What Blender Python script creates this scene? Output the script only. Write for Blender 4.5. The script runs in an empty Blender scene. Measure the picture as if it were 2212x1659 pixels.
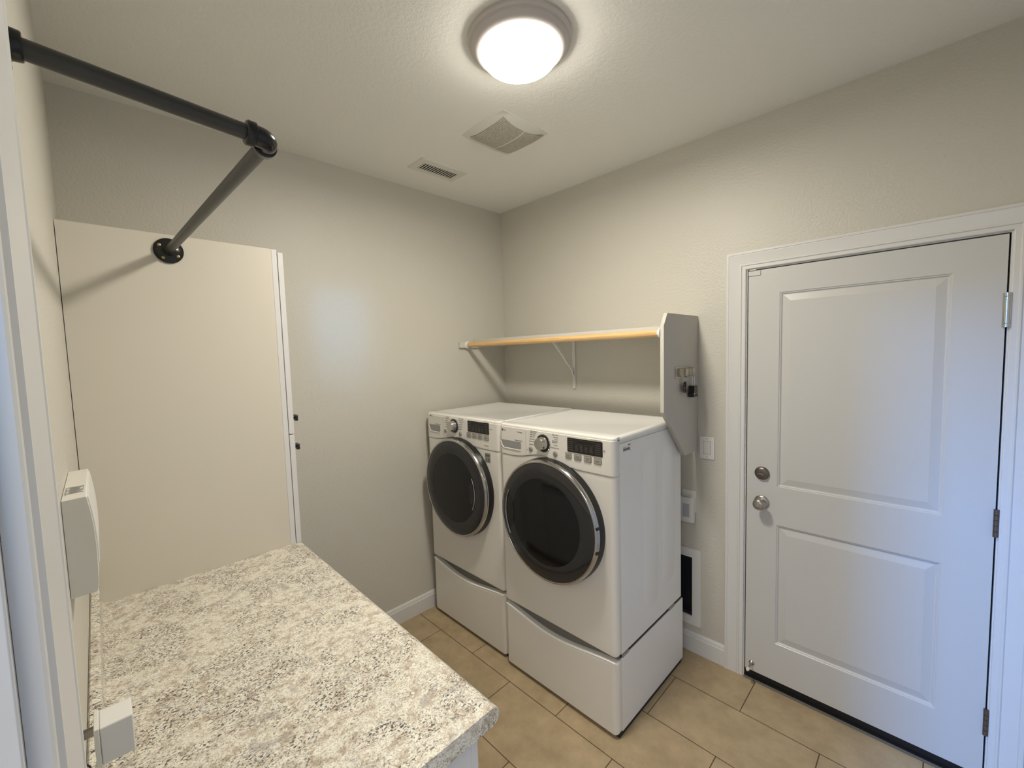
import bpy, bmesh, math, random
from mathutils import Vector, Matrix
random.seed(7)
PI = math.pi
C = bpy.context.scene.collection
sc = bpy.context.scene

# ------------------------------------------------------------------ camera
CAM = Vector((2.3536, -2.2999, 1.6952)); YAW, PIT, ROL, FPX = 0.7995, -0.0695, -0.0309, 907.99
fw = Vector((-math.sin(YAW)*math.cos(PIT), math.cos(YAW)*math.cos(PIT), math.sin(PIT)))
r0 = Vector((math.cos(YAW), math.sin(YAW), 0)); u0 = r0.cross(fw)
rr = math.cos(ROL)*r0 + math.sin(ROL)*u0; uu = -math.sin(ROL)*r0 + math.cos(ROL)*u0
cd = bpy.data.cameras.new('camera'); cam = bpy.data.objects.new('camera', cd); C.objects.link(cam)
M = Matrix((rr, uu, -fw)).transposed().to_4x4(); M.translation = CAM; cam.matrix_world = M
cd.sensor_width = 36; cd.lens = FPX*36/2212; cd.shift_x = 16.436/2212; cd.shift_y = -0.6165/2212
cd.clip_start = .005
sc.camera = cam

# ------------------------------------------------------------------ light
vs = sc.view_settings
vs.view_transform = 'Standard'; vs.look = 'None'; vs.gamma = 1; vs.use_curve_mapping = False; vs.exposure = 0.0
W = bpy.data.worlds.new('world'); sc.world = W; W.use_nodes = True
W.node_tree.nodes['Background'].inputs[0].default_value = (.55, .68, 1, 1)
W.node_tree.nodes['Background'].inputs[1].default_value = .25
H0 = 2.7674
def area(name, loc, target, sx, sy, power, col):
    l = bpy.data.lights.new(name, 'AREA'); l.shape = 'RECTANGLE'; l.size = sx; l.size_y = sy; l.energy = power; l.color = col
    o = bpy.data.objects.new(name, l); C.objects.link(o); o.location = loc
    o.rotation_euler = (Vector(target)-Vector(loc)).to_track_quat('-Z', 'Y').to_euler(); return o
# blue daylight, let in through two invented, unseen hallway windows
area('daylight_invented_side_window', (1.62, -4.15, 2.42), (2.5, 0, .30), .24, .60, 150, (.10, .36, 1.0))
e_ = area('daylight_invented_end_window', (5.9, -4.24, 1.86), (0, -1.30, 1.90), .36, .46, .26, (.12, .46, 1.0)); e_.data.spread = math.radians(7)  # beam narrowed to shape the bluish patch on the left wall
area('hall_fill_light', (2.75, -3.75, H0-.02), (2.75, -3.75, 0), 2.2, 1.1, 70, (1.0, .93, .84))  # added unseen fill, lifts the dryer side and lower surfaces
LAMP = (1.325, -1.176)
H = 2.7674
LAMP_E = 33.5

# ------------------------------------------------------------------ materials
def mat(name, col, rough=.5, metal=0, spec=.5, coat=0, emit=None, es=0):
    m = bpy.data.materials.new(name); m.use_nodes = True
    b = m.node_tree.nodes['Principled BSDF']
    b.inputs['Base Color'].default_value = (*col, 1); b.inputs['Roughness'].default_value = rough
    b.inputs['Metallic'].default_value = metal; b.inputs['Specular IOR Level'].default_value = spec
    b.inputs['Coat Weight'].default_value = coat; b.inputs['Coat Roughness'].default_value = .05
    if emit: b.inputs['Emission Color'].default_value = (*emit, 1); b.inputs['Emission Strength'].default_value = es
    return m
def nodes(m): return m.node_tree.nodes, m.node_tree.links, m.node_tree.nodes['Principled BSDF']
def N(nd, t, **k):
    n = nd.new(t)
    for a, v in k.items():
        if a in n.inputs: n.inputs[a].default_value = v
        else: setattr(n, a, v)
    return n
def coords(m, scale=(1, 1, 1), rot=(0, 0, 0)):
    nd, lk, b = nodes(m); g = nd.new('ShaderNodeNewGeometry'); mp = nd.new('ShaderNodeMapping')
    lk.new(g.outputs['Position'], mp.inputs[0]); mp.inputs['Scale'].default_value = scale; mp.inputs['Rotation'].default_value = rot
    return mp.outputs[0]
def noise(m, vec, scale, detail=2, rough=.5, dist=0):
    nd, lk, b = nodes(m); n = nd.new('ShaderNodeTexNoise'); lk.new(vec, n.inputs['Vector'])
    n.inputs['Scale'].default_value = scale; n.inputs['Detail'].default_value = detail
    n.inputs['Roughness'].default_value = rough; n.inputs['Distortion'].default_value = dist
    return n.outputs['Fac']
def ramp(m, fac, stops):
    nd, lk, b = nodes(m); r = nd.new('ShaderNodeValToRGB'); lk.new(fac, r.inputs[0]); e = r.color_ramp.elements
    while len(e) < len(stops): e.new(.5)
    for i, (p, c) in enumerate(stops):
        e[i].position = p; e[i].color = (*c, 1) if isinstance(c, tuple) else (c, c, c, 1)
    return r.outputs[0]
def mix(m, fac, a, b_):
    nd, lk, b = nodes(m); x = nd.new('ShaderNodeMix'); x.data_type = 'RGBA'
    for s, v in ((0, fac), (6, a), (7, b_)):
        if isinstance(v, (int, float)): x.inputs[s].default_value = v
        elif isinstance(v, tuple): x.inputs[s].default_value = (*v, 1)
        else: lk.new(v, x.inputs[s])
    return x.outputs[2]
def bump(m, h, strength, dist):
    nd, lk, b = nodes(m); n = nd.new('ShaderNodeBump'); lk.new(h, n.inputs['Height'])
    n.inputs['Strength'].default_value = strength; n.inputs['Distance'].default_value = dist
    lk.new(n.outputs[0], b.inputs['Normal'])
def setcol(m, s): m.node_tree.links.new(s, nodes(m)[2].inputs['Base Color'])

wall_m = mat('orange_peel_wall_paint', (.56, .525, .455), .42, spec=.4)
v = coords(wall_m); h = ramp(wall_m, noise(wall_m, v, 95, 3, .55), [(.38, 0), (.62, 1)]); bump(wall_m, h, .38, .0016)
setcol(wall_m, mix(wall_m, noise(wall_m, v, 1.3, 2), (.585, .562, .492), (.615, .590, .52)))
ceil_m = mat('textured_ceiling_paint', (.84, .83, .775), .7, spec=.25)
v = coords(ceil_m); h = ramp(ceil_m, noise(ceil_m, v, 75, 3, .6), [(.36, 0), (.62, 1)]); bump(ceil_m, h, .36, .002)
trim_m = mat('white_semi_gloss_trim', (.70, .695, .67), .32)
door_m = mat('white_painted_door', (.60, .595, .57), .34)
v = coords(door_m, (30, 30, 1)); bump(door_m, noise(door_m, v, 8, 2), .05, .001)
hall_m = mat('hall_wall_paint', (.6, .58, .54), .6)
cab_m = mat('cream_white_melamine', (.68, .635, .54), .42)
cabw_m = mat('white_cabinet_paint', (.72, .71, .70), .4)
appl_m = mat('appliance_white_enamel', (.76, .735, .68), .16, coat=.3)
side_m = mat('appliance_white_side_steel', (.85, .84, .81), .3)
v = coords(side_m, (1, 2.2, 1)); bump(side_m, noise(side_m, v, 6, 2), .12, .004)
top_m = mat('appliance_white_top', (.70, .70, .67), .22)
gray_m = mat('grey_recess_plastic', (.30, .30, .29), .35)
btn_m = mat('silver_grey_button', (.42, .40, .36), .3, .4)
chrome_m = mat('chrome', (.50, .495, .49), .15, 1)
silver_m = mat('brushed_silver', (.62, .61, .58), .22, 1)
blackp_m = mat('black_plastic', (.012, .012, .012), .3)
gap_m = mat('gap_shade_and_rubber', (.02, .018, .016), .7)  # near-black standing for shade in gaps, also rubber and cord
glassO_m = mat('smoked_glass_ring', (.028, .028, .029), .08, spec=.5)
glassI_m = mat('smoked_glass_window', (.008, .008, .009), .06, spec=.4)
disp_m = mat('black_display', (.012, .011, .011), .12)
ink_m = mat('grey_printed_ink', (.10, .10, .10), .6)
inkL_m = mat('light_display_print', (.065, .062, .058), .5)
inkD_m = mat('black_ink', (.02, .02, .02), .6)
nickel_m = mat('satin_nickel', (.42, .39, .35), .28, 1)
pewter_m = mat('aged_bronze_metal', (.20, .17, .15), .38, 1)
pipe_m = mat('black_iron_pipe', (.055, .054, .051), .38, .35)
v = coords(pipe_m); bump(pipe_m, noise(pipe_m, v, 220, 3), .1, .0006)
fit_m = mat('black_iron_fitting', (.02, .02, .02), .2, .3)
v = coords(fit_m); bump(fit_m, noise(fit_m, v, 160, 2), .1, .0006)
brass_m = mat('brass_screw', (.55, .42, .20), .35, 1)
plast_m = mat('white_plastic', (.74, .72, .66), .35)
plate_m = mat('white_switch_plastic', (.78, .77, .74), .3)
grillew_m = mat('white_fan_cover_plastic', (.70, .69, .63), .4)
dust_m = mat('dusty_grille', (.40, .37, .31), .8)
nd, lk, b = nodes(dust_m); v = coords(dust_m)
wv = nd.new('ShaderNodeTexWave'); wv.bands_direction = 'Y'; wv.inputs['Scale'].default_value = 34; lk.new(v, wv.inputs['Vector'])
lines = ramp(dust_m, wv.outputs['Fac'], [(.25, (.36, .335, .28)), (.6, (.58, .55, .48))])
setcol(dust_m, mix(dust_m, ramp(dust_m, noise(dust_m, v, 90, 4, .7), [(.44, 0), (.64, .7)]), lines, (.33, .305, .245)))
ringL_m = mat('lamp_base_painted_metal', (.60, .56, .54), .5)
lampglass_m = mat('lit_frosted_glass', (.9, .9, .88), .3, emit=(1.0, .935, .82), es=LAMP_E)
board_m = mat('painted_shelf_board', (.62, .60, .545), .45)
panel_m = mat('greige_painted_panel', (.50, .475, .425), .5)
wood_m = mat('pine_rod', (.66, .42, .19), .45)
v = coords(wood_m, (1.2, 60, 60)); setcol(wood_m, ramp(wood_m, noise(wood_m, v, 2.2, 4, .65), [(.3, (.50, .28, .11)), (.5, (.72, .46, .20)), (.75, (.80, .56, .28))]))
petdark_m = mat('dark_smoked_flap', (.012, .014, .022), .3)
thr_m = mat('black_threshold', (.004, .004, .004), .5)
grout_m = None
# tiles: rows .3065 deep along x, half-offset, .6035 long
tile_m = mat('beige_porcelain_tile', (.42, .33, .21), .42)
nd, lk, b = nodes(tile_m)
g = nd.new('ShaderNodeNewGeometry'); mp = nd.new('ShaderNodeMapping'); lk.new(g.outputs['Position'], mp.inputs[0])
mp.inputs['Location'].default_value = (-1.4585+.6035*8, .2575+.3065*40, 0)
br = nd.new('ShaderNodeTexBrick'); lk.new(mp.outputs[0], br.inputs['Vector'])
br.offset = .5; br.offset_frequency = 2; br.inputs['Scale'].default_value = 1
br.inputs['Brick Width'].default_value = .6035; br.inputs['Row Height'].default_value = .3065
br.inputs['Mortar Size'].default_value = .0021; br.inputs['Mortar Smooth'].default_value = .1; br.inputs['Bias'].default_value = 0
br.inputs['Color1'].default_value = (.43, .330, .200, 1); br.inputs['Color2'].default_value = (.405, .312, .188, 1)
br.inputs['Mortar'].default_value = (.085, .055, .025, 1)
v = coords(tile_m)
cl = mix(tile_m, ramp(tile_m, noise(tile_m, v, 9, 4, .65), [(.32, 0), (.68, 1)]), (.84, .83, .80), (1.10, 1.10, 1.10))
fine = mix(tile_m, noise(tile_m, v, 260, 2), (.88, .88, .88), (1.10, 1.10, 1.10))
def mul(m, a, b_):
    nd, lk, _ = nodes(m); x = nd.new('ShaderNodeMix'); x.data_type = 'RGBA'; x.blend_type = 'MULTIPLY'; x.inputs[0].default_value = 1
    lk.new(a, x.inputs[6]); lk.new(b_, x.inputs[7]); return x.outputs[2]
setcol(tile_m, mul(tile_m, mul(tile_m, br.outputs['Color'], cl), fine))
inv = nd.new('ShaderNodeMath'); inv.operation = 'SUBTRACT'; inv.inputs[0].default_value = 1; lk.new(br.outputs['Fac'], inv.inputs[1])
bump(tile_m, inv.outputs[0], .5, .002)
# granite-look laminate
gr_m = mat('speckled_granite_laminate', (.6, .55, .45), .38)
v = coords(gr_m); vs_ = coords(gr_m, (1.35, .9, 1), (0, 0, .45)); vf = coords(gr_m, (1.2, .95, 1.05), (0, 0, .4))
base = ramp(gr_m, noise(gr_m, vf, 30, 6, .75), [(.37, (.50, .42, .32)), (.45, (.70, .64, .53)), (.54, (.86, .83, .72))])
c1 = mix(gr_m, ramp(gr_m, noise(gr_m, vf, 260, 4, .7), [(.53, 0), (.60, .65)]), base, (.37, .29, .20))
c2 = mix(gr_m, ramp(gr_m, noise(gr_m, v, 48, 3, .6), [(.60, 0), (.64, .95)]), c1, (.88, .85, .74))
big = ramp(gr_m, noise(gr_m, vf, 8, 4, .65, .9), [(.43, .2), (.57, 1)])
sp = ramp(gr_m, noise(gr_m, vs_, 150, 5, .7, .5), [(.53, 0), (.555, 1)])
c3 = mix(gr_m, mul(gr_m, big, sp), c2, (.06, .052, .06))
big2 = ramp(gr_m, noise(gr_m, vs_, 13, 6, .75, 1.4), [(.555, 0), (.66, .55)])
c4 = mix(gr_m, big2, c3, (.34, .315, .32))
sp2 = ramp(gr_m, noise(gr_m, v, 300, 2, .5), [(.655, 0), (.68, .9)])
setcol(gr_m, mix(gr_m, sp2, c4, (.07, .055, .05)))

# ------------------------------------------------------------------ helpers
def org(p):
    v = Vector((0, 0, 0))
    while p is not None: v += Vector(p.location); p = p.parent
    return v
def obj(name, bm, m, parent=None, label=None, smooth=False, bevel=0, seg=2, angle=40):
    me = bpy.data.meshes.new(name); o_ = org(parent)
    if parent is not None: bmesh.ops.translate(bm, verts=bm.verts, vec=-o_)
    bmesh.ops.recalc_face_normals(bm, faces=bm.faces); bm.to_mesh(me); bm.free()
    for mm in (m if isinstance(m, (list, tuple)) else [m]): me.materials.append(mm)
    o = bpy.data.objects.new(name, me); C.objects.link(o)
    if parent is not None: o.parent = parent
    if smooth:
        for p in me.polygons: p.use_smooth = True
        try: me.set_sharp_from_angle(angle=math.radians(angle))
        except Exception: pass
    if bevel:
        b_ = o.modifiers.new('bevel', 'BEVEL'); b_.width = bevel; b_.segments = seg; b_.limit_method = 'ANGLE'; b_.angle_limit = math.radians(35)
        for p in me.polygons: p.use_smooth = True
        try: me.set_sharp_from_angle(angle=math.radians(angle))
        except Exception: pass
        b_.harden_normals = True
    if label: o['label'] = label
    return o
def thing(name, label, cat, loc, group=None):
    o = bpy.data.objects.new(name, None); C.objects.link(o); o.location = loc; o.empty_display_size = .05
    o['label'] = label; o['category'] = cat
    if group: o['group'] = group
    return o
def struct(name, bm, m, parent=None, **k):
    o = obj(name, bm, m, parent, **k)
    if parent is None: o['kind'] = 'structure'
    return o
def BM(): return bmesh.new()
def box(bm, x0, x1, y0, y1, z0, z1, mi=0):
    if x0 > x1: x0, x1 = x1, x0
    if y0 > y1: y0, y1 = y1, y0
    if z0 > z1: z0, z1 = z1, z0
    vs = [bm.verts.new((x, y, z)) for x in (x0, x1) for y in (y0, y1) for z in (z0, z1)]
    for f in ((0, 1, 3, 2), (4, 6, 7, 5), (0, 4, 5, 1), (2, 3, 7, 6), (0, 2, 6, 4), (1, 5, 7, 3)):
        q = bm.faces.new([vs[i] for i in f]); q.material_index = mi
    return bm
def Box(*a): return box(BM(), *a)
def frame_of(d):
    d = Vector(d).normalized(); a = Vector((0, 0, 1)) if abs(d.z) < .9 else Vector((1, 0, 0))
    s = d.cross(a).normalized(); return s, d.cross(s).normalized(), d
def tube(bm, pts, r, n=24, cap=True):
    """round bar through points; r a number or a list"""
    pts = [Vector(p) for p in pts]; rs = r if isinstance(r, (list, tuple)) else [r]*len(pts); rings = []
    s = None
    for i, p in enumerate(pts):
        d = (pts[min(i+1, len(pts)-1)]-pts[max(i-1, 0)]).normalized()
        if s is None: s, t, _ = frame_of(d)
        else: s = (s-d*s.dot(d)).normalized(); t = d.cross(s)
        t = d.cross(s)
        rings.append([bm.verts.new(p+rs[i]*(math.cos(a*2*PI/n)*s+math.sin(a*2*PI/n)*t)) for a in range(n)])
    for a, b_ in zip(rings, rings[1:]):
        for i in range(n): bm.faces.new((a[i], a[(i+1) % n], b_[(i+1) % n], b_[i]))
    if cap: bm.faces.new(rings[0][::-1]); bm.faces.new(rings[-1])
    return bm
def lathe(bm, c, axis, prof, n=48, mi=0, sx=1.0):
    """prof: (radius, height along axis) pairs"""
    s, t, d = frame_of(axis); c = Vector(c); rings = []
    for r, h in prof:
        if r < 1e-6: rings.append([bm.verts.new(c+d*h)])
        else: rings.append([bm.verts.new(c+d*h+r*(math.cos(a*2*PI/n)*s+math.sin(a*2*PI/n)*t)) for a in range(n)])
    for a, b_ in zip(rings, rings[1:]):
        for i in range(n):
            j = (i+1) % n
            vs = [a[i], a[j], b_[j], b_[i]] if len(a) > 1 and len(b_) > 1 else ([a[0], b_[j], b_[i]] if len(a) == 1 else [a[i], a[j], b_[0]])
            f = bm.faces.new(vs); f.material_index = mi
    for rg in (rings[0], rings[-1]):
        if len(rg) > 1: f = bm.faces.new(rg); f.material_index = mi
    return bm
def prism(bm, pts, ax, a0, a1):
    """polygon of 2-D points extruded along axis ax (0,1,2); the points fill the other two axes in order"""
    def P(p, a):
        q = list(p); q.insert(ax, a); return q
    lo = [bm.verts.new(P(p, a0)) for p in pts]; hi = [bm.verts.new(P(p, a1)) for p in pts]; n = len(pts)
    bm.faces.new(lo); bm.faces.new(hi[::-1])
    for i in range(n): bm.faces.new((lo[i], lo[(i+1) % n], hi[(i+1) % n], hi[i]))
    return bm
def rrect(x0, x1, z0, z1, r, n=6):
    out = []
    for cx, cz, a0 in ((x1-r, z1-r, 0), (x0+r, z1-r, 90), (x0+r, z0+r, 180), (x1-r, z0+r, 270)):
        for k in range(n+1):
            a = math.radians(a0+90*k/n); out.append((cx+r*math.cos(a), cz+r*math.sin(a)))
    return out
def lettering(bm, s, size, loc, plane='y', ax='LEFT', ext=.0002):
    """flat printed text; plane 'y' faces -y, 'x' faces +x"""
    cu = bpy.data.curves.new('t', 'FONT'); cu.body = s; cu.size = size; cu.align_x = ax; cu.extrude = ext; cu.resolution_u = 2
    o = bpy.data.objects.new('t', cu); C.objects.link(o)
    dg = bpy.context.evaluated_depsgraph_get(); dg.update(); me = bpy.data.meshes.new_from_object(o.evaluated_get(dg))
    R = Matrix.Rotation(PI/2, 4, 'X')
    if plane == 'x': R = Matrix.Rotation(PI/2, 4, 'Z') @ R
    if plane == '+z': R = Matrix.Identity(4)
    me.transform(Matrix.Translation(loc) @ R); bm.from_mesh(me)
    bpy.data.objects.remove(o); bpy.data.curves.remove(cu); bpy.data.meshes.remove(me); return bm

# ------------------------------------------------------------------ room shell
YC = -2.3600; T = .12; XD = 2.96
DX0, DX1, DZT = 1.7078, 2.5206, 2.0600          # entry door leaf
OX0, OX1, OZ = 1.856, 2.672, 2.07               # opening in the wall beside the camera
struct('floor', Box(-.2, 6.1, -5.2, .15, -.08, 0), tile_m)
struct('ceiling', Box(-.2, 6.1, -5.2, .15, H, H+.1), ceil_m)
struct('wall_left', Box(-.12, 0, -5.2, .12, 0, H), wall_m)
bm = BM()                                        # back wall with the entry door hole and the pet door hole
PD = (1.215, 1.443, .204, .543)                  # pet flap hole
a0, a1 = DX0-.012, DX1+.012
box(bm, 0, PD[0], 0, .12, 0, H); box(bm, PD[0], PD[1], 0, .12, 0, PD[2]); box(bm, PD[0], PD[1], 0, .12, PD[3], H)
box(bm, PD[1], a0, 0, .12, 0, H); box(bm, a0, a1, 0, .12, DZT+.012, H); box(bm, a1, 6.1, 0, .12, 0, H)
struct('wall_back', bm, wall_m)
bm = BM()
box(bm, 0, OX0, YC-T, YC, 0, H); box(bm, OX0, OX1, YC-T, YC, OZ, H); box(bm, OX1, XD+.12, YC-T, YC, 0, H)
struct('wall_front', bm, wall_m)
struct('wall_right', Box(XD, XD+.12, YC, 0, 0, H), wall_m)
bm = BM()                                        # invented hallway walls, windows placed to let the blue daylight in
wx0, wx1, wz0, wz1 = 1.47, 1.77, 2.08, 2.74
box(bm, 0, wx0, -4.32, -4.22, 0, H); box(bm, wx1, 2.2, -4.32, -4.22, 0, H); box(bm, wx0, wx1, -4.32, -4.22, 0, wz0); box(bm, wx0, wx1, -4.32, -4.22, wz1, H)
box(bm, 2.2, 2.3, -5.1, -4.22, 0, H); box(bm, 2.3, 6.0, -5.1, -5.0, 0, H)
struct('wall_hall_side', bm, hall_m)
bm = BM(); ey0, ey1, ez0, ez1 = -4.44, -4.04, 1.50, 2.10
box(bm, 5.95, 6.05, -5.0, ey0, 0, H); box(bm, 5.95, 6.05, ey1, YC-T, 0, H); box(bm, 5.95, 6.05, ey0, ey1, 0, ez0); box(bm, 5.95, 6.05, ey0, ey1, ez1, H)
struct('wall_hall_end', bm, hall_m)
struct('wall_hall_near', Box(XD+.12, 6.05, YC-T, YC, 0, H), hall_m)

def casing_prof(w, to, ti):
    """door casing section: 0 = outer edge, w = inner edge; (offset, protrusion)"""
    return [(0, 0), (0, to-.002), (.002, to), (.010, to), (.0125, to-.0025), (.016, to-.001), (.020, to-.002), (.050, ti+.002),
            (.057, ti+.001), (.061, ti+.004), (.066, ti+.004), (.069, ti), (w-.004, ti), (w-.001, ti-.002), (w, 0)]
def casing(x0, x1, zt, w, to, ti, yw, sgn, sides=(1, 1)):
    """mitred casing around an opening x0..x1 up to zt on the plane y = yw, sticking out by sgn*protrusion"""
    P = casing_prof(w, to, ti); bm = BM()
    secs = []
    if sides[0]: secs.append([(x0-w+o, yw+sgn*t, 0) for o, t in P])
    secs.append([(x0-w+o, yw+sgn*t, zt+w-o) for o, t in P])
    secs.append([(x1+w-o, yw+sgn*t, zt+w-o) for o, t in P])
    if sides[1]: secs.append([(x1+w-o, yw+sgn*t, 0) for o, t in P])
    rs = [[bm.verts.new(p) for p in s] for s in secs]
    for a, b_ in zip(rs, rs[1:]):
        for i in range(len(a)-1): bm.faces.new((a[i], a[i+1], b_[i+1], b_[i]))
    bm.faces.new(rs[0]); bm.faces.new(rs[-1]); return bm
struct('trim_1', casing(DX0-.008, DX1+.008, DZT+.008, .086, .018, .011, 0, -1), trim_m, smooth=True, angle=25)
struct('trim_2', casing(OX0+.004, OX1-.004, OZ-.004, .086, .027, .0155, YC, 1), trim_m, smooth=True, angle=25)
bm = BM()                                        # jamb lining of the opening, with its stop
box(bm, OX0, OX0+.012, YC-T, YC-.0003, 0, OZ); box(bm, OX1-.012, OX1, YC-T, YC-.0003, 0, OZ); box(bm, OX0+.012, OX1-.012, YC-T, YC-.0003, OZ-.012, OZ)
box(bm, OX0+.012, OX0+.024, YC-.085, YC-.05, 0, OZ-.012); box(bm, OX1-.024, OX1-.012, YC-.085, YC-.05, 0, OZ-.012)
struct('trim_3', bm, trim_m, bevel=.002)
bm = BM()                                        # entry door jamb and stop
box(bm, DX0-.012, DX0-.004, -.0005, .12, 0, DZT+.012); box(bm, DX1+.004, DX1+.012, -.0005, .12, 0, DZT+.012); box(bm, DX0-.004, DX1+.004, -.0005, .12, DZT+.004, DZT+.012)
struct('trim_4', bm, trim_m)
bm = BM()
box(bm, DX0-.004, DX1+.004, .052, .10, .0, DZT+.004); box(bm, DX0-.004, DX1+.004, .006, .052, .0, .0430); box(bm, DX0-.004, DX1+.004, .0004, .006, .0, .010)
struct('trim_5', bm, thr_m)
struct('trim_6', Box(DX0-.003, DX1+.003, -.0165, -.0004, .0003, .0022), mat('grey_caulk_strip', (.16, .15, .13), .7))
def baseprof(h=.112, t=.0135): return [(0, 0), (t, 0), (t, h-.026), (t-.003, h-.020), (t-.003, h-.014), (t-.006, h-.006), (t-.009, h-.001), (0, h)]
def baseboard(name, p0, p1, nrm):
    bm = BM(); P = baseprof()
    a = [bm.verts.new((p0[0]+nrm[0]*o, p0[1]+nrm[1]*o, z)) for o, z in P]; b_ = [bm.verts.new((p1[0]+nrm[0]*o, p1[1]+nrm[1]*o, z)) for o, z in P]
    for i in range(len(P)): bm.faces.new((a[i], a[(i+1) % len(P)], b_[(i+1) % len(P)], b_[i]))
    bm.faces.new(a); bm.faces.new(b_); return struct(name, bm, trim_m, smooth=True, angle=25)
baseboard('baseboard_left', (0, -1.68), (0, 0), (1, 0))
baseboard('baseboard_back', (.014, 0), (DX0-.0945, 0), (0, -1))
baseboard('baseboard_right', (XD, YC), (XD, 0), (-1, 0))
baseboard('baseboard_back_end', (DX1+.0945, 0), (XD-.014, 0), (0, -1))

# ------------------------------------------------------------------ entry door
dr = bpy.data.objects.new('door_1', None); C.objects.link(dr); dr.location = (DX0, .0, .03); dr['kind'] = 'structure'
def panel_leaf():
    bm = BM(); yf, yb = 0.0, .044; zb = .0435
    x0, x1, z0, z1 = DX0+.001, DX1-.001, zb, DZT-.001
    pans = [(1.840, 2.390, 1.022, 1.944), (1.838, 2.388, .234, .834)]
    # front face with two holes: build as strips
    def quad(a, b_, c, d, y=yf): bm.faces.new([bm.verts.new((p[0], y, p[1])) for p in (a, b_, c, d)])
    px0, px1 = 1.839, 2.389
    quad((x0, z0), (px0, z0), (px0, z1), (x0, z1)); quad((px1, z0), (x1, z0), (x1, z1), (px1, z1))
    quad((px0, z0), (px1, z0), (px1, .234), (px0, .234)); quad((px0, .834), (px1, .834), (px1, 1.022), (px0, 1.022)); quad((px0, 1.944), (px1, 1.944), (px1, z1), (px0, z1))
    prof = [(0, 0), (.003, .0035), (.006, .0035), (.010, .009), (.013, .0095), (.040, .0035), (.042, .0030)]
    for (_, _, a, b_) in pans:
        rings = []
        for o, d in prof: rings.append([bm.verts.new(p) for p in ((px0+o, yf+d, a+o), (px1-o, yf+d, a+o), (px1-o, yf+d, b_-o), (px0+o, yf+d, b_-o))])
        for r1, r2 in zip(rings, rings[1:]):
            for i in range(4): bm.faces.new((r1[i], r1[(i+1) % 4], r2[(i+1) % 4], r2[i]))
        bm.faces.new(rings[-1])
    quad((x0, z0), (x1, z0), (x1, z1), (x0, z1), yb)
    for (xa, xb, za, zb_) in ((x0, x1, z0, z0), (x0, x1, z1, z1), (x0, x0, z0, z1), (x1, x1, z0, z1)):
        bm.faces.new([bm.verts.new(p) for p in (((xa, yf, za), (xb, yf, zb_), (xb, yb, zb_), (xa, yb, za)))])
    bmesh.ops.remove_doubles(bm, verts=bm.verts, dist=1e-5); return bm
obj('door_leaf', panel_leaf(), door_m, dr)
def knob_round(x, z):
    bm = lathe(BM(), (x, 0, z), (0, -1, 0), [(.0, -.001), (.032, -.001), (.033, .003), (.030, .007), (.024, .010), (.013, .012), (.0115, .026), (.018, .032), (.0255, .040), (.0275, .048), (.0255, .057), (.018, .063), (.0, .065)])
    k = obj('knob', bm, nickel_m, dr, 'satin nickel round knob', smooth=True)
    bm = prism(BM(), [(x+.0105*math.cos(t)*1.0, z+.0055*math.sin(t)) for t in [i*PI/10 for i in range(20)]], 1, -.0695, -.064)
    obj('thumb_turn', bm, silver_m, k)
knob_round(1.776, .934)
bm = lathe(BM(), (1.776, 0, 1.078), (0, -1, 0), [(0, -.001), (.0315, -.001), (.0325, .003), (.031, .008), (.026, .013), (.016, .0155), (0, .016)])
db = obj('deadbolt', bm, pewter_m, dr, 'dark nickel deadbolt rose', smooth=True)
bm = prism(BM(), [(1.776+.019*math.cos(t), 1.074+.0055*math.sin(t)) for t in [i*PI/10 for i in range(20)]], 1, -.024, -.014)
obj('thumb_turn', bm, pewter_m, db, bevel=.002)
bm = Box(DX0-.0035, DX0+.001, .006, .034, .915, .965); obj('latch_plate', bm, pewter_m, dr)
for i, zc in enumerate((1.796, 1.031, .266)):
    bm = BM()
    if i == 0:
        tube(bm, [(DX1+.001, -.008, zc-.046), (DX1+.001, -.008, zc+.046)], .0108); tube(bm, [(DX1+.001, -.008, zc-.060), (DX1+.001, -.008, zc-.048)], .0108)
        tube(bm, [(DX1+.001, -.008, zc+.048), (DX1+.001, -.008, zc+.060)], .0108); box(bm, DX1, DX1+.018, -.006, .0, zc-.058, zc+.058)
        hg = obj('hinge', bm, silver_m, dr, 'fat satin silver spring hinge', smooth=True)
    else:
        zz = [-.051, -.031, -.0295, -.0105, -.009, .0105, .012, .0295, .031, .051]
        for a, b_ in zip(zz[::2], zz[1::2]): tube(bm, [(DX1+.001, -.006, zc+a), (DX1+.001, -.006, zc+b_)], .0068)
        box(bm, DX1-.001, DX1+.010, -.004, .0, zc-.05, zc+.05)
        hg = obj('hinge', bm, pewter_m, dr, 'darker brown metal hinge', smooth=True)
# rigid spring stop near the bottom corner
bm = lathe(BM(), (1.738, 0, .083), (0, -1, 0), [(0, -.001), (.0125, -.001), (.0125, .002), (.006, .009), (.0045, .014), (.0042, .055), (0, .056)], 20)
ds = obj('door_stop', bm, nickel_m, dr, 'brushed nickel door stop', smooth=True)
bm = lathe(BM(), (1.738, 0, .083), (0, -1, 0), [(0, .050), (.0065, .050), (.0078, .056), (.0078, .064), (.005, .070), (0, .071)], 20)
obj('rubber_tip', bm, plast_m, ds, 'white rubber tip', smooth=True)
# contact at the top corner
bm = Box(DX0+.001, 1.760, -.0045, .0, 2.0345, 2.0565); obj('door_contact', bm, door_m, dr, bevel=.0015)
bm = Box(DX0+.006, 1.742, -.004, .002, 2.0595, 2.0665); box(bm, 1.733, 1.736, -.0045, .001, 2.066, 2.078); obj('latch_plate', bm, nickel_m, dr, 'small brass coloured catch')

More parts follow.
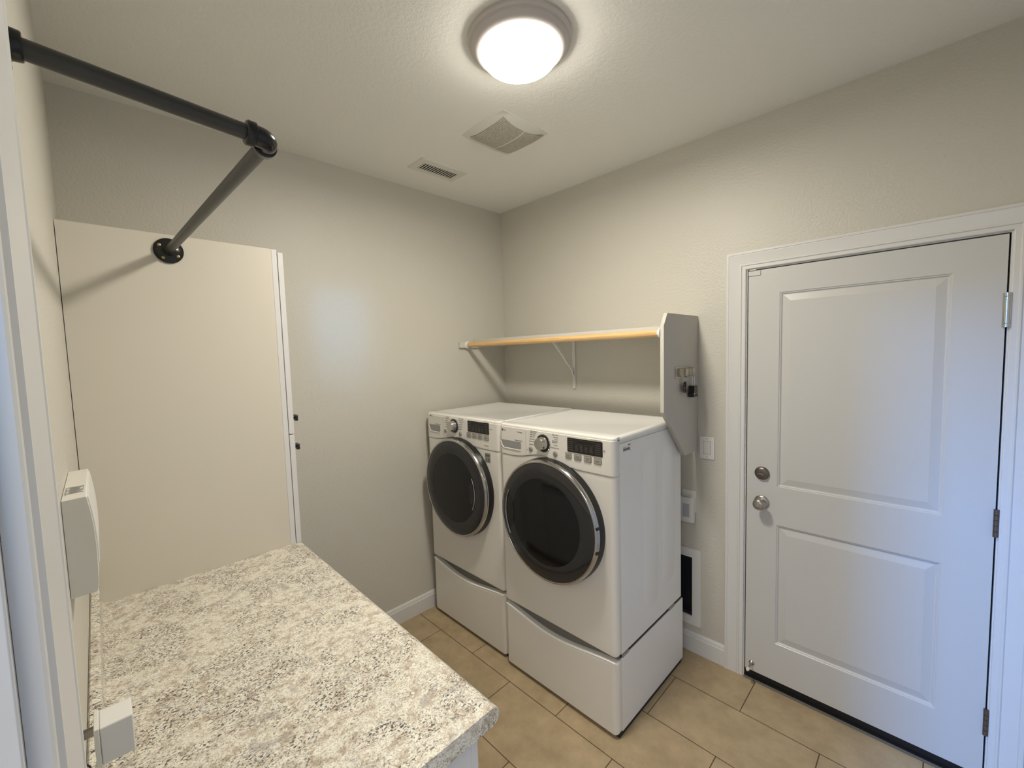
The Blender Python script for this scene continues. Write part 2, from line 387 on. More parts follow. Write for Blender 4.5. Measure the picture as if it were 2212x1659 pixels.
# ------------------------------------------------------------------ ceiling fixtures
lx, ly = LAMP
ln = thing('ceiling_light', 'round flush ceiling light with a glowing frosted dome in a grey ring', 'ceiling light', (lx, ly, H))
bm = lathe(BM(), (lx, ly, H), (0, 0, -1), [(0, .0005), (.178, .0005), (.1785, .010), (.1735, .0155), (.1675, .016), (.1655, .019), (.1655, .022), (.161, .030), (.150, .038), (.138, .0425), (.1335, .0425), (.132, .036), (0, .035)], 96)
obj('base_ring', bm, ringL_m, ln, smooth=True, angle=30)
l_ = bpy.data.lights.new('ceiling_light_bulb', 'AREA'); l_.shape = 'DISK'; l_.size = .25; l_.energy = 22.5; l_.color = (1.0, .935, .82)
lo_ = bpy.data.objects.new('ceiling_light_bulb', l_); C.objects.link(lo_); lo_.location = (lx, ly, H-.0935)
prof = [(.1325, .0425)]
for k in range(1, 13):
    t = k/12; prof.append((.1325*math.cos(t*PI/2)**.60 if k < 12 else 0, .0425+.048*math.sin(t*PI/2)))
bm = lathe(BM(), (lx, ly, H), (0, 0, -1), [(.0, .038), (.1325, .038)]+prof, 96)
obj('glass_dome', bm, lampglass_m, ln, 'glowing frosted glass dome', smooth=True)

fx0, fx1, fy0, fy1 = .698, 1.004, -.946, -.619
fan = thing('exhaust_fan_cover', 'square white bathroom style fan cover with dusty fine grille on the ceiling', 'fan cover', ((fx0+fx1)/2, (fy0+fy1)/2, H))
def pyramid_cover():
    bm = BM(); n = 28
    def ht(u, v):
        a = max(abs(u), abs(v)); b_ = math.hypot(u, v)
        e = (abs(u)**4+abs(v)**4)**.25
        return .029*(1-min(1, e)**2.6)
    vv = []
    for i in range(n+1):
        row = []
        for j in range(n+1):
            u, v_ = -1+2*i/n, -1+2*j/n
            # squircle to round the corners
            su = u*math.sqrt(1-.12*v_*v_); sv = v_*math.sqrt(1-.12*u*u)
            row.append(bm.verts.new(((fx0+fx1)/2+su*(fx1-fx0)/2*1.0, (fy0+fy1)/2+sv*(fy1-fy0)/2, H-.002-ht(u, v_))))
        vv.append(row)
    for i in range(n):
        for j in range(n): bm.faces.new((vv[i][j], vv[i+1][j], vv[i+1][j+1], vv[i][j+1]))
    ed = [e for e in bm.edges if e.is_boundary]; r = bmesh.ops.extrude_edge_only(bm, edges=ed)
    for g_ in r['geom']:
        if isinstance(g_, bmesh.types.BMVert): g_.co.z = H
    return bm, ht
bm, fht = pyramid_cover(); obj('cover', bm, grillew_m, fan, smooth=True)
def grille(xa, xb, ya, yb):
    bm = BM(); nx, ny = 16, 16; g_ = []
    for i in range(nx+1):
        row = []
        for j in range(ny+1):
            x, y = xa+(xb-xa)*i/nx, ya+(yb-ya)*j/ny
            # bowed ends follow the cover's curve
            u, v_ = (x-(fx0+fx1)/2)/((fx1-fx0)/2), (y-(fy0+fy1)/2)/((fy1-fy0)/2)
            bow = 1-.16*(1-(v_*1.05)**2)
            xx = (fx0+fx1)/2+(x-(fx0+fx1)/2)*bow*1.08; u = (xx-(fx0+fx1)/2)/((fx1-fx0)/2)
            row.append(bm.verts.new((xx, y, H-.0028-fht(u, v_))))
        g_.append(row)
    for i in range(nx):
        for j in range(ny): bm.faces.new((g_[i][j], g_[i+1][j], g_[i+1][j+1], g_[i][j+1]))
    return bm
obj('grille', grille(.735, .968, -.908, -.764), dust_m, fan, 'dust-laden fine slotted grille')
obj('grille', grille(.735, .968, -.752, -.636), dust_m, fan, 'dust-laden fine slotted grille')

gx0, gx1, gy0, gy1 = .241, .400, -.958, -.643
rg = thing('ceiling_register', 'small rectangular white metal air register with dark slots on the ceiling', 'air vent', ((gx0+gx1)/2, (gy0+gy1)/2, H))
bm = BM(); sx0, sx1, sy0, sy1 = .277, .352, -.917, -.682
rings = [[(gx0, gy0, H), (gx1, gy0, H), (gx1, gy1, H), (gx0, gy1, H)], [(gx0+.002, gy0+.002, H-.004), (gx1-.002, gy0+.002, H-.004), (gx1-.002, gy1-.002, H-.004), (gx0+.002, gy1-.002, H-.004)],
         [(gx0+.012, gy0+.012, H-.0065), (gx1-.012, gy0+.012, H-.0065), (gx1-.012, gy1-.012, H-.0065), (gx0+.012, gy1-.012, H-.0065)],
         [(sx0, sy0, H-.0065), (sx1, sy0, H-.0065), (sx1, sy1, H-.0065), (sx0, sy1, H-.0065)], [(sx0, sy0, H-.0005), (sx1, sy0, H-.0005), (sx1, sy1, H-.0005), (sx0, sy1, H-.0005)]]
rs = [[bm.verts.new(p) for p in r] for r in rings]
for a, b_ in zip(rs, rs[1:]):
    for i in range(4): bm.faces.new((a[i], a[(i+1) % 4], b_[(i+1) % 4], b_[i]))
obj('frame', bm, grillew_m, rg)
obj('duct_opening', Box(sx0, sx1, sy0, sy1, H-.0012, H-.0004), gap_m, rg, 'dark opening')
for k in range(15):
    yy = sy0+.008+k*(sy1-sy0-.012)/14
    bm = prism(BM(), [(yy-.0045, H-.0052), (yy-.0040, H-.0064), (yy+.0052, H-.0040), (yy+.0047, H-.0028)], 0, sx0, sx1)
    obj('slat', bm, grillew_m, rg)

# ------------------------------------------------------------------ tall cabinet, counter, base cabinet
XC, ZC, YF = .387, .887, -1.681
tc = thing('tall_pantry_cabinet', 'tall cream pantry cabinet standing at the far end of the counter', 'cabinet', (.2, -2.02, 0))
bm = BM(); box(bm, .002, XC, YC+.0018, -1.733, .10, 2.168); box(bm, .01, XC-.01, YC+.02, -1.80, .0, .10)
obj('body', bm, cab_m, tc)
bm = BM(); box(bm, .002, XC, -1.7325, -1.712, .10, 2.1675); obj('face_frame', bm, cabw_m, tc, 'white face frame', bevel=.001)
d1 = obj('door', Box(.003, XC-.0005, -1.709, -1.688, 1.3765, 2.158), cabw_m, tc, 'upper door leaf', bevel=.0015)
d2 = obj('door', Box(.003, XC-.0005, -1.709, -1.688, .115, 1.3715), cabw_m, tc, 'lower door leaf', bevel=.0015)
for d, z in ((d1, 1.4415), (d2, 1.3115)):
    bm = BM(); tube(bm, [(.352, -1.688, z), (.352, -1.672, z)], .005, 14)
    prism(bm, rrect(.352-.014, .352+.014, z-.014, z+.014, .004, 3), 1, -1.673, -1.662)
    obj('knob', bm, blackp_m, d, 'small square black knob', bevel=.0015)

ct = thing('laminate_countertop', 'cream speckled granite-look laminate worktop with rounded front edge', 'countertop', (1.02, -2.0, .843))
bm = BM(); xa, xb = XC+.0006, 1.667
prof = [(YC+.0008, ZC-.043), (YC+.0008, ZC), (YF-.016, ZC)]
for k in range(1, 9):
    a = PI/2*(1-k/8*1.6); prof.append((YF-.012+.012*math.cos(a)*1.0, ZC-.0125+.0125*math.sin(a)) )
prof = [(YC+.0008, ZC-.043), (YC+.0008, ZC), (YF-.030, ZC), (YF-.020, ZC-.0008), (YF-.010, ZC-.004), (YF-.003, ZC-.010), (YF, ZC-.018), (YF-.001, ZC-.026), (YF-.005, ZC-.034), (YF-.012, ZC-.039), (YF-.020, ZC-.041), (YF-.022, ZC-.043)]
prism(bm, prof, 0, xa, xb)
obj('worktop', bm, gr_m, ct, smooth=True, angle=30)
bm = BM(); prof = [(YC+.0008, ZC), (YC+.0008, ZC+.098), (YC+.004, ZC+.102), (YC+.016, ZC+.102), (YC+.0215, ZC+.099), (YC+.023, ZC+.092), (YC+.021, ZC+.060), (YC+.021, ZC+.012), (YC+.026, ZC+.003), (YC+.034, ZC+.0002)]
prism(bm, prof, 0, xa, xb); obj('backsplash', bm, gr_m, ct, smooth=True, angle=30)

bc = thing('base_cabinet', 'white base cabinet under the end of the speckled worktop', 'cabinet', (1.0, -2.0, 0))
bm = BM(); box(bm, XC+.002, 1.632, YC+.004, -1.742, .10, ZC-.0435); box(bm, XC+.002, 1.62, YC+.02, -1.80, 0, .10); obj('body', bm, cabw_m, bc)
obj('face_frame', Box(XC+.002, 1.6325, -1.7415, -1.722, .10, ZC-.0435), cabw_m, bc, bevel=.0008)
for k in range(2):
    x0 = XC+.012+k*.61; d = obj('door', Box(x0, x0+.60, -1.7215, -1.703, .125, .835), cabw_m, bc, bevel=.0015)
    bm = BM(); xk = x0+(.56 if k == 0 else .04)
    tube(bm, [(xk, -1.703, .76), (xk, -1.690, .76)], .005, 12); prism(bm, rrect(xk-.013, xk+.013, .747, .773, .004, 3), 1, -1.692, -1.684)
    obj('knob', bm, blackp_m, d, 'small square black knob')

# ------------------------------------------------------------------ iron pipe clothes rail
pr = thing('iron_pipe_rail', 'black iron pipe hanging rail with an elbow, fixed to cabinet and wall', 'hanging rail', (1.50, -2.044, 2.093))
A = Vector((XC, -2.076, 2.109)); B = Vector((1.50, -2.044, 2.094)); E_ = Vector((1.503, YC, 2.117))
R_ = .0134
obj('pipe', tube(BM(), [A+(B-A)*.012, B+(A-B)*.022], R_, 32), pipe_m, pr, 'rail pipe to cabinet', smooth=True)
obj('pipe', tube(BM(), [B+(E_-B)*.06, E_+(B-E_)*.03], R_, 32), pipe_m, pr, 'rail pipe to wall', smooth=True)
d1_ = (A-B).normalized(); d2_ = (E_-B).normalized()
pts = [B+d1_*.036]; 
for k in range(9):
    t = k/8; p0_ = B+d1_*.020; p2 = B+d2_*.020; pts.append((1-t)**2*p0_+2*t*(1-t)*B+t*t*p2)
pts.append(B+d2_*.036)
bm = tube(BM(), pts, .0175, 32)
for d in (d1_, d2_): tube(bm, [B+d*.022, B+d*.024, B+d*.036, B+d*.0385], [.0175, .0208, .0208, .0185], 32)
obj('elbow', bm, fit_m, pr, 'glossy black elbow fitting', smooth=True, angle=50)
def flange(c, d):
    bm = lathe(BM(), c, d, [(0, .0002), (.043, .0002), (.0445, .002), (.0445, .0062), (.043, .0078), (.024, .0086), (.0195, .012), (.0185, .021), (.0175, .0225), (.0135, .0228), (0, .0226)], 48)
    f = obj('flange', bm, fit_m, pr, smooth=True, angle=35)
    s, t, dd = frame_of(d)
    for k in range(4):
        a = PI/4+k*PI/2+.2; p = Vector(c)+.0315*(math.cos(a)*s+math.sin(a)*t)
        bm = lathe(BM(), p, d, [(0, .0075), (.0050, .0075), (.0050, .0096), (.0022, .0102), (.0018, .0086), (0, .0086)], 16); obj('screw', bm, brass_m, f, 'brass screw head', smooth=True)
flange(A, (1, 0, 0)); flange(E_, (0, 1, 0))

# ------------------------------------------------------------------ shelf, rod, side panel
sh = thing('wall_shelf', 'painted wall shelf above the machines with a tall clipped-corner side panel', 'shelf', (.75, -.15, 1.79))
obj('board', Box(.002, 1.4515, -.318, -.001, 1.7905, 1.8085), board_m, sh, bevel=.001)
obj('cleat', Box(.0015, .0195, -.452, -.001, 1.751, 1.7895), board_m, sh, bevel=.001)
bm = BM(); pts = [(-.001, 1.866), (-.362, 1.866), (-.402, 1.806), (-.406, 1.398), (-.168, 1.112), (-.001, 1.147)]
pts = [(-.001, 1.866), (-.364, 1.866), (-.402, 1.806), (-.405, 1.399), (-.165, 1.150), (-.001, 1.1485)]
prism(bm, pts, 0, 1.4525, 1.4705); obj('side_panel', bm, panel_m, sh, bevel=.0012)
bm = BM()
prism(bm, rrect(.654, .677, 1.452, 1.790, .008, 4), 1, -.008, -.0005); obj('bracket', bm, trim_m, sh, 'white steel shelf bracket', bevel=.001)
bm = BM(); box(bm, .654, .677, -.29, -.006, 1.783, 1.7903)
prism(bm, [(-.006, 1.592), (-.006, 1.545), (-.014, 1.541), (-.022, 1.548), (-.032, 1.575), (-.243, 1.784), (-.220, 1.784), (-.022, 1.590)], 0, .6605, .6705)
obj('brace', bm, trim_m, sh, 'white bracket arm', bevel=.001)
bm = lathe(BM(), (.6655, -.0175, 1.560), (1, 0, 0), [(0, -.0075), (.004, -.0075), (.004, .0075), (0, .0075)], 14); obj('screw', bm, gray_m, sh, smooth=True)
rod = thing('closet_rod', 'natural pine clothes rod in white sockets along the shelf front', 'clothes rod', (.75, -.385, 1.77))
yr = -.386; r_ = .0165; ra = (.026, yr, 1.7705); rb = (1.450, yr, 1.7725)
obj('wood_rod', tube(BM(), [ra, rb], r_, 32), wood_m, rod, 'pine rod', smooth=True)
for c, d in (((.0197, yr, 1.7705), (1, 0, 0)), ((1.4522, yr, 1.7725), (-1, 0, 0))):
    bm = lathe(BM(), c, d, [(0, 0), (.0255, 0), (.0265, .002), (.0255, .004), (.0205, .0055), (.0200, .014), (.0188, .015), (.0170, .015), (.0168, .004), (0, .003)], 32)
    obj('socket', bm, plate_m, rod, 'white plastic rod socket', smooth=True, angle=35)

# hooks, keys, padlock
XP = 1.4705
hk = thing('hook_plate', 'brushed nickel double hook plate on the shelf side panel', 'hook', (XP, -.21, 1.58))
bm = BM(); prism(bm, rrect(-.284, -.108, 1.552, 1.608, .004, 4), 0, XP+.0002, XP+.003); obj('plate', bm, nickel_m, hk, bevel=.0008)
for yc in (-.208, -.124):
    bm = BM(); w = .015
    prof = [(XP+.003, 1.600), (XP+.020, 1.600), (XP+.026, 1.596), (XP+.027, 1.588), (XP+.027, 1.566), (XP+.024, 1.560), (XP+.018, 1.556), (XP+.013, 1.559), (XP+.0145, 1.5612), (XP+.018, 1.5592), (XP+.0225, 1.5625), (XP+.0245, 1.567), (XP+.0245, 1.588), (XP+.0235, 1.594), (XP+.020, 1.5975), (XP+.003, 1.5975)]
    vs = [[bm.verts.new((p[0], yy, p[1])) for p in prof] for yy in (yc-w, yc+w)]
    n = len(prof)
    for i in range(n): bm.faces.new((vs[0][i], vs[0][(i+1) % n], vs[1][(i+1) % n], vs[1][i]))
    bm.faces.new(vs[0]); bm.faces.new(vs[1][::-1]); obj('hook', bm, nickel_m, hk, smooth=True, angle=30)
def ringmesh(c, r, rr_, ax, n=24):
    s, t, d = frame_of(ax); bm = BM(); pts = [Vector(c)+r*(math.cos(k*2*PI/n)*s+math.sin(k*2*PI/n)*t) for k in range(n+1)]
    return tube(bm, pts, rr_, 8, cap=False)
ky = thing('key_ring', 'small dark key and picture tag hanging from the left hook', 'keys', (XP+.026, -.2080, 1.545))
obj('ring', ringmesh((XP+.0195, -.2080, 1.5475), .013, .0009, (0, 1, .0)), chrome_m, ky, smooth=True)
bm = prism(BM(), rrect(-.2260, -.1940, 1.478, 1.533, .006, 4), 0, XP+.016, XP+.0185); tg = obj('tag', bm, blackp_m, ky, 'black tag with pale marks')
bm = BM(); lettering(bm, 'i', .017, (XP+.0187, -.2225, 1.481), 'x'); box(bm, XP+.0184, XP+.0188, -.2220, -.2150, 1.520, 1.5225); box(bm, XP+.0184, XP+.0188, -.2100, -.2010, 1.519, 1.524); box(bm, XP+.0184, XP+.0188, -.2220, -.2170, 1.498, 1.5035)
obj('tag_marks', bm, plate_m, tg)
bm = prism(BM(), rrect(-.1980, -.1740, 1.480, 1.512, .002, 3), 0, XP+.012, XP+.014); t2 = obj('tag', bm, blackp_m, ky, 'picture tag with an orange patch')
obj('orange_patch', Box(XP+.0139, XP+.0144, -.1940, -.1770, 1.494, 1.509), mat('orange_tan_print', (.62, .33, .16), .5), t2)
bm = BM(); lettering(bm, 'V', .012, (XP+.0144, -.1915, 1.4815), 'x'); obj('tag_marks', bm, plate_m, t2)
bm = BM(); lathe(bm, (XP+.0205, -.2080, 1.523), (1, 0, 0), [(0, 0), (.0085, 0), (.0085, .002), (0, .002)], 20); box(bm, XP+.0205, XP+.0222, -.2105, -.2045, 1.474, 1.517)
obj('key', bm, mat('dark_blue_key', (.02, .02, .05), .3, .6), ky, 'dark key')
pl = thing('padlock', 'black bodied padlock with long steel shackle hanging from the right hook', 'padlock', (XP+.022, -.116, 1.50))
bm = BM(); sx_ = XP+.021
pts = [(sx_, -.1255, 1.500), (sx_, -.1255, 1.553)]+[(sx_, -.116-.0095*math.cos(k*PI/8), 1.553+.0095*math.sin(k*PI/8)) for k in range(1, 8)]+[(sx_, -.1065, 1.553), (sx_, -.1065, 1.500)]
obj('shackle', tube(bm, pts, .0030, 12), chrome_m, pl, 'polished steel shackle', smooth=True)
bm = prism(BM(), [(-.143, 1.449), (-.089, 1.449), (-.089, 1.470), (-.093, 1.472), (-.096, 1.507), (-.136, 1.507), (-.139, 1.472), (-.143, 1.470)], 0, XP+.006, XP+.034)
bd = obj('body', bm, blackp_m, pl, 'black body', bevel=.0015)
obj('body_mark', Box(XP+.0338, XP+.0343, -.138, -.127, 1.466, 1.469), silver_m, bd); obj('body_mark', Box(XP+.0338, XP+.0343, -.105, -.094, 1.466, 1.469), silver_m, bd)

# ------------------------------------------------------------------ switch, outlet, pet door
sw = thing('light_switch', 'white rocker light switch on the wall between shelf panel and door', 'light switch', (1.518, 0, 1.168))
bm = prism(BM(), rrect(1.4815, 1.5555, 1.1085, 1.2275, .004, 3), 1, -.006, -.0004); obj('plate', bm, plate_m, sw, bevel=.0015)
bm = BM(); x0, x1, z0, z1 = 1.5015, 1.5355, 1.1345, 1.2015
prism(bm, [(-.0055, z0), (-.0072, z0), (-.0095, (z0+z1)/2), (-.0066, z1), (-.0055, z1)], 0, x0, x1); obj('rocker', bm, plast_m, sw, bevel=.0006)
obj('rocker_gap', Box(x0-.0018, x1+.0018, -.0063, -.0060, z0-.0018, z1+.0018), gray_m, sw)
for z in (1.120, 1.216): obj('screw', lathe(BM(), (1.5185, 0, z), (0, -1, 0), [(0, .0055), (.003, .0055), (.0028, .0072), (0, .0075)], 14), gray_m, sw, smooth=True)
ot = thing('wall_outlet', 'white wall outlet plate half hidden behind the dryer side', 'outlet', (1.425, 0, .86))
bm = prism(BM(), rrect(1.387, 1.461, .800, .9185, .004, 3), 1, -.006, -.0004); obj('plate', bm, plate_m, ot, bevel=.0015)
obj('receptacle', Box(1.406, 1.441, -.0078, -.0058, .822, .897), plast_m, ot, bevel=.0008)
nl = thing('plug_in_night_light', 'white square plug-in night light covering the lower part of the wall outlet', 'night light', (1.42, -.02, .82))
bm = prism(BM(), rrect(1.382, 1.4585, .7475, .884, .003, 3), 1, -.034, -.0080); nb = obj('body', bm, plate_m, nl, bevel=.0015)
obj('sensor_window', Box(1.4015, 1.438, -.0346, -.0338, .776, .850), mat('frosted_grey_window', (.45, .46, .50), .3), nb, 'frosted grey window')
for k in range(5): obj('vent_slot', Box(1.400+k*.008, 1.4045+k*.008, -.030, -.016, .8836, .8846), gray_m, nb)
pd = thing('pet_door', 'white framed pet door with dark flap in the wall behind the dryer', 'pet door', (1.33, 0, .37))
bm = BM(); o_ = rrect(1.170, 1.4885, .156, .590, .003, 2)
xs0, xs1, zs0, zs1 = PD
for (a, b_, c_, d_) in ((1.170, xs0, .156, .590), (xs1, 1.4885, .156, .590), (xs0, xs1, .156, zs0), (xs0, xs1, zs1, .590)): box(bm, a, b_, -.010, -.0004, c_, d_)
bmesh.ops.remove_doubles(bm, verts=bm.verts, dist=1e-5)
obj('frame', bm, plate_m, pd)
obj('flap', Box(xs0+.001, xs1-.001, .030, .036, zs0+.001, zs1-.001), petdark_m, pd, 'dark smoked flap')
bm = BM(); box(bm, xs0+.0005, xs0+.003, -.0003, .119, zs0+.001, zs1-.001); box(bm, xs1-.003, xs1-.0005, -.0003, .119, zs0+.001, zs1-.001); box(bm, xs0+.003, xs1-.003, -.0003, .119, zs0+.0005, zs0+.003)
obj('tunnel', bm, mat('dark_tunnel_liner', (.05, .05, .055), .6), pd)

# ------------------------------------------------------------------ boxes on the near wall
wb = thing('wall_mounted_unit', 'white curved plastic box with a printed label on top, above the backsplash', 'wall unit', (1.11, YC+.02, 1.36))
bm = BM(); prof = []
for y_, z_ in [(0, 1.2755), (.036, 1.2765), (.0385, 1.290), (.0400, 1.330), (.0405, 1.365), (.0395, 1.400), (.0370, 1.430), (.0345, 1.450), (.0335, 1.4575), (.0320, 1.4590), (0, 1.4575)]: prof.append((YC+y_, z_))
prof = [(YC+.0006, 1.2755)]+prof[1:-1]+[(YC+.0006, 1.4575)]
prism(bm, prof, 0, .975, 1.270); wbb = obj('housing', bm, plast_m, wb, smooth=True, bevel=.006, seg=4, angle=60)
bm = BM(); prism(bm, [(p[0]+.0022, p[1]) for p in prof[3:-2]]+[(p[0]-.003, p[1]) for p in prof[3:-2]][::-1], 0, 1.0, 1.266); obj('front_cover', bm, plate_m, wb, smooth=True, bevel=.001)
bm = BM()
lx0, lz = 1.20, 1.4592
for k, (w0, w1, s) in enumerate(((0, .026, .006), (.008, .018, .004), (0, .022, .004), (.006, .020, .004), (.006, .018, .004), (0, .012, .006))):
    x = 1.225-k*-.0
for k in range(7):
    xk = 1.165+k*.009; a = YC+.005+(0 if k % 3 == 0 else .004); b_ = YC+.029-(0 if k % 3 == 0 else .003*(k % 4))
    box(bm, xk, xk+.0028, a, b_, 1.4588, 1.4594)
box(bm, 1.163, 1.230, YC+.0045, YC+.0055, 1.4588, 1.4594); box(bm, 1.163, 1.185, YC+.028, YC+.029, 1.4588, 1.4594)
obj('printed_label', bm, gray_m, wbb, 'small grey printed label')
op = thing('near_wall_outlet', 'white outlet plate on the near wall beside the opening, above the counter', 'outlet', (1.475, YC, 1.12))
bm = prism(BM(), rrect(1.430, 1.560, 1.050, 1.190, .004, 4), 1, YC+.0004, YC+.0065); obj('plate', bm, plate_m, op, bevel=.0015)
for xk in (1.45, 1.505): obj('receptacle', Box(xk, xk+.032, YC+.0060, YC+.0080, 1.08, 1.155), plast_m, op, bevel=.0008)
ad = thing('plug_in_adapter', 'white cube plug-in adapter standing out from the near wall outlet', 'plug adapter', (1.446, YC+.03, 1.11))
bm = BM(); box(bm, 1.420, 1.470, YC+.026, YC+.0655, 1.078, 1.139); adb = obj('housing', bm, plate_m, ad, bevel=.0025)
obj('back_plate', Box(1.418, 1.472, YC+.0200, YC+.0262, 1.076, 1.141), plast_m, ad, bevel=.0015)
for xk in (1.440, 1.452): obj('prong', Box(xk, xk+.002, YC+.0078, YC+.0205, 1.122, 1.130), nickel_m, ad, 'metal prong')
cr = thing('power_cord', 'thin dark coiled cord hanging below the adapter on the near wall', 'cord', (1.50, YC+.012, 1.07))
bm = BM(); pts = [(1.503+.0*k, YC+.010+.005*math.sin(k*1.3), 1.118-.0085*k) for k in range(22)]
obj('coiled_cord', tube(bm, pts, .0012, 8), gap_m, cr, smooth=True)

# ------------------------------------------------------------------ laundry machines
def curved_panel(bm, x0, x1, zlo, zhi, yf, depth, R=.026, e=.006, nx=90, nz=40, mi=0, et=None):
    et = e if et is None else et
    def fil(d, r):
        if d >= r: return 0
        d = max(d, 0); return r-math.sqrt(max(0, r*r-(r-d)**2))
    xs = sorted(set([x0+R*(1-math.cos(k/8*PI/2)) for k in range(9)]+[x1-R*(1-math.cos(k/8*PI/2)) for k in range(9)]+[x0+(x1-x0)*k/nx for k in range(3, nx-2)]))
    grid = []
    for x in xs:
        a, b_ = zlo(x), zhi(x)
        zs = [a+e*(1-math.cos(k/5*PI/2)) for k in range(6)]+[a+e+(b_-a-e-et)*k/nz for k in range(1, nz)]+[b_-et*(1-math.sin(k/5*PI/2)) for k in range(6)]
        fx = fil(min(x-x0, x1-x), R)
        col = [bm.verts.new((x, yf+depth, a))]
        for z in zs: col.append(bm.verts.new((x, yf+min(depth, fx+max(fil(z-a, e), fil(b_-z, et))), z)))
        col.append(bm.verts.new((x, yf+depth, b_))); grid.append(col)
    for c0, c1 in zip(grid, grid[1:]):
        for i in range(len(c0)-1):
            f = bm.faces.new((c0[i], c1[i], c1[i+1], c0[i+1])); f.material_index = mi
    for col in (grid[0], grid[-1]): bm.faces.new(col)
    for c0, c1 in zip(grid, grid[1:]): bm.faces.new((c0[0], c1[0], c1[-1], c0[-1]))
    bmesh.ops.remove_doubles(bm, verts=bm.verts, dist=1e-6)
    return bm
def machine(kind, x0, x1, yf, yb, zb, label, D):
    cx = (x0+x1)/2; z1 = 1.337
    root = thing(kind, label, kind, (cx, (yf+yb)/2, zb))
    # cabinet shell with three pressed ribs on its right side
    bm = Box(x0+.002, x1-.0015, yf+.041, yb, zb, 1.3050)
    shell = obj('cabinet', bm, side_m, root, bevel=.002)
    if kind == 'dryer':
        for (ya, yb_, za, zb_) in ((-.545, -.395, .47, 1.235), (-.355, -.215, .52, 1.215)):
            bm = BM(); pts = [(y_, z_) for y_, z_ in rrect(ya, yb_, za, zb_, .06, 8)]; inn = [(y_, z_) for y_, z_ in rrect(ya+.008, yb_-.008, za+.008, zb_-.008, .052, 8)]
            n = len(pts); A_ = [bm.verts.new((x1-.0018, *p)) for p in pts]; B_ = [bm.verts.new((x1+.0001, *p)) for p in inn]
            for i in range(n): bm.faces.new((A_[i], A_[(i+1) % n], B_[(i+1) % n], B_[i]))
            bm.faces.new(B_); obj('pressed_rib', bm, side_m, shell, smooth=True)
    def seam(x):
        t = (x-x0)/(x1-x0); s = 1.170
        # dips at both sides, rises over the door
        return s+.034*math.exp(-((t-.42)/.17)**2)+.006*math.exp(-((t-0)/.2)**2)
    def zlow(x):
        d = min(x-x0, x1-x); return zb+(0 if d > .014 else .014-math.sqrt(max(0, .014**2-(.014-max(d, 0))**2)))
    bm = curved_panel(BM(), x0, x1, zlow, lambda x: seam(x)-.0012, yf, .040, e=.006, et=.003)
    obj('front_panel', bm, appl_m, root, smooth=True, angle=50)
    bm = curved_panel(BM(), x0, x1, lambda x: seam(x), lambda x: 1.3235, yf-.003, .043, e=.004, et=.004)
    cp = obj('control_panel', bm, appl_m, root, smooth=True, angle=50)
    obj('seam_gap', Box(x0+.012, x1-.010, yf+.036, yf+.044, zb+.01, 1.300), gap_m, root)
    # top lid with a raised rim
    bm = BM()
    xa, xb, ya, yb_ = x0, x1, yf+.0385, yb+.002
    outer = [(xa, ya), (xb, ya), (xb, yb_), (xa, yb_)]
    def ring(off, z, fo=None):
        fo = off if fo is None else fo
        return [bm.verts.new(p) for p in ((xa+off, ya+fo, z), (xb-off, ya+fo, z), (xb-off, yb_-off, z), (xa+off, yb_-off, z))]
    rs = [ring(0, 1.3065), ring(0, 1.328), ring(.004, 1.334, .0), ring(.011, 1.337, 0), ring(.024, 1.3365, .030), ring(.030, 1.3325, .038)]
    for a, b_ in zip(rs, rs[1:]):
        for i in range(4): bm.faces.new((a[i], a[(i+1) % 4], b_[(i+1) % 4], b_[i]))
    bm.faces.new(rs[0]); bm.faces.new(rs[-1])
    obj('top_lid', bm, top_m, root, smooth=True, angle=60)
    obj('top_front_edge', curved_panel(BM(), x0, x1, lambda x: 1.3205, lambda x: 1.3372, yf-.001, .012+.03, R=.026, e=.002, et=.012, nz=4), appl_m, root, smooth=True, angle=60)
    obj('lid_gap', Box(x0+.004, x1-.0022, yf+.045, yb-.001, 1.3045, 1.3072), gap_m, root)
    # door
    dx, dz = D['door']; yd = yf
    bm = lathe(BM(), (dx, yd, dz), (0, -1, 0), [(0, -.004), (.2945, -.004), (.2945, .012), (.2915, .022), (.2890, .035), (.280, .036), (0, .036)], 128)
    dd = obj('door', bm, blackp_m, root, 'round porthole door, black shell', smooth=True, angle=40)
    bm = lathe(BM(), (dx, yd, dz), (0, -1, 0), [(.280, .0345), (.2900, .0345), (.2910, .038), (.2905, .046), (.2875, .052), (.2830, .0558), (.279, .0565), (.2765, .054), (.277, .0345)], 128)
    obj('chrome_rim', bm, chrome_m, dd, 'chrome door rim', smooth=True, angle=60)
    bm = lathe(BM(), (dx, yd, dz), (0, -1, 0), [(.2765, .024), (.2770, .0535), (.274, .0555), (.240, .0580), (.207, .0592), (.2045, .0588), (.2045, .024)], 128)
    obj('glass_ring', bm, glassO_m, dd, 'smoked outer glass', smooth=True, angle=40)
    bm = lathe(BM(), (dx, yd, dz), (0, -1, 0), [(.2045, .024), (.2042, .0580), (.19, .0590), (.12, .0625), (.06, .0640), (0, .0645)], 128)
    obj('glass_window', bm, glassI_m, dd, 'darker round window', smooth=True, angle=40)
    # handle: bright curved edge and dark grip pocket
    hc, hr, sg = D['handle']
    pts = [(dx+sg*hr*math.cos(a), yd-.0605, dz+hr*math.sin(a)) for a in [math.radians(-27+k*54/24) for k in range(25)]]
    obj('handle_edge', tube(BM(), pts, .0028, 8), chrome_m, dd, 'thin chrome handle edge', smooth=True)
    bm = BM(); hw = D['pocket']
    ps = []
    for k in range(17):
        a = math.radians(-20+k*40/16); ps.append((dx+sg*(hr-.010)*math.cos(a), dz+(hr-.010)*math.sin(a)))
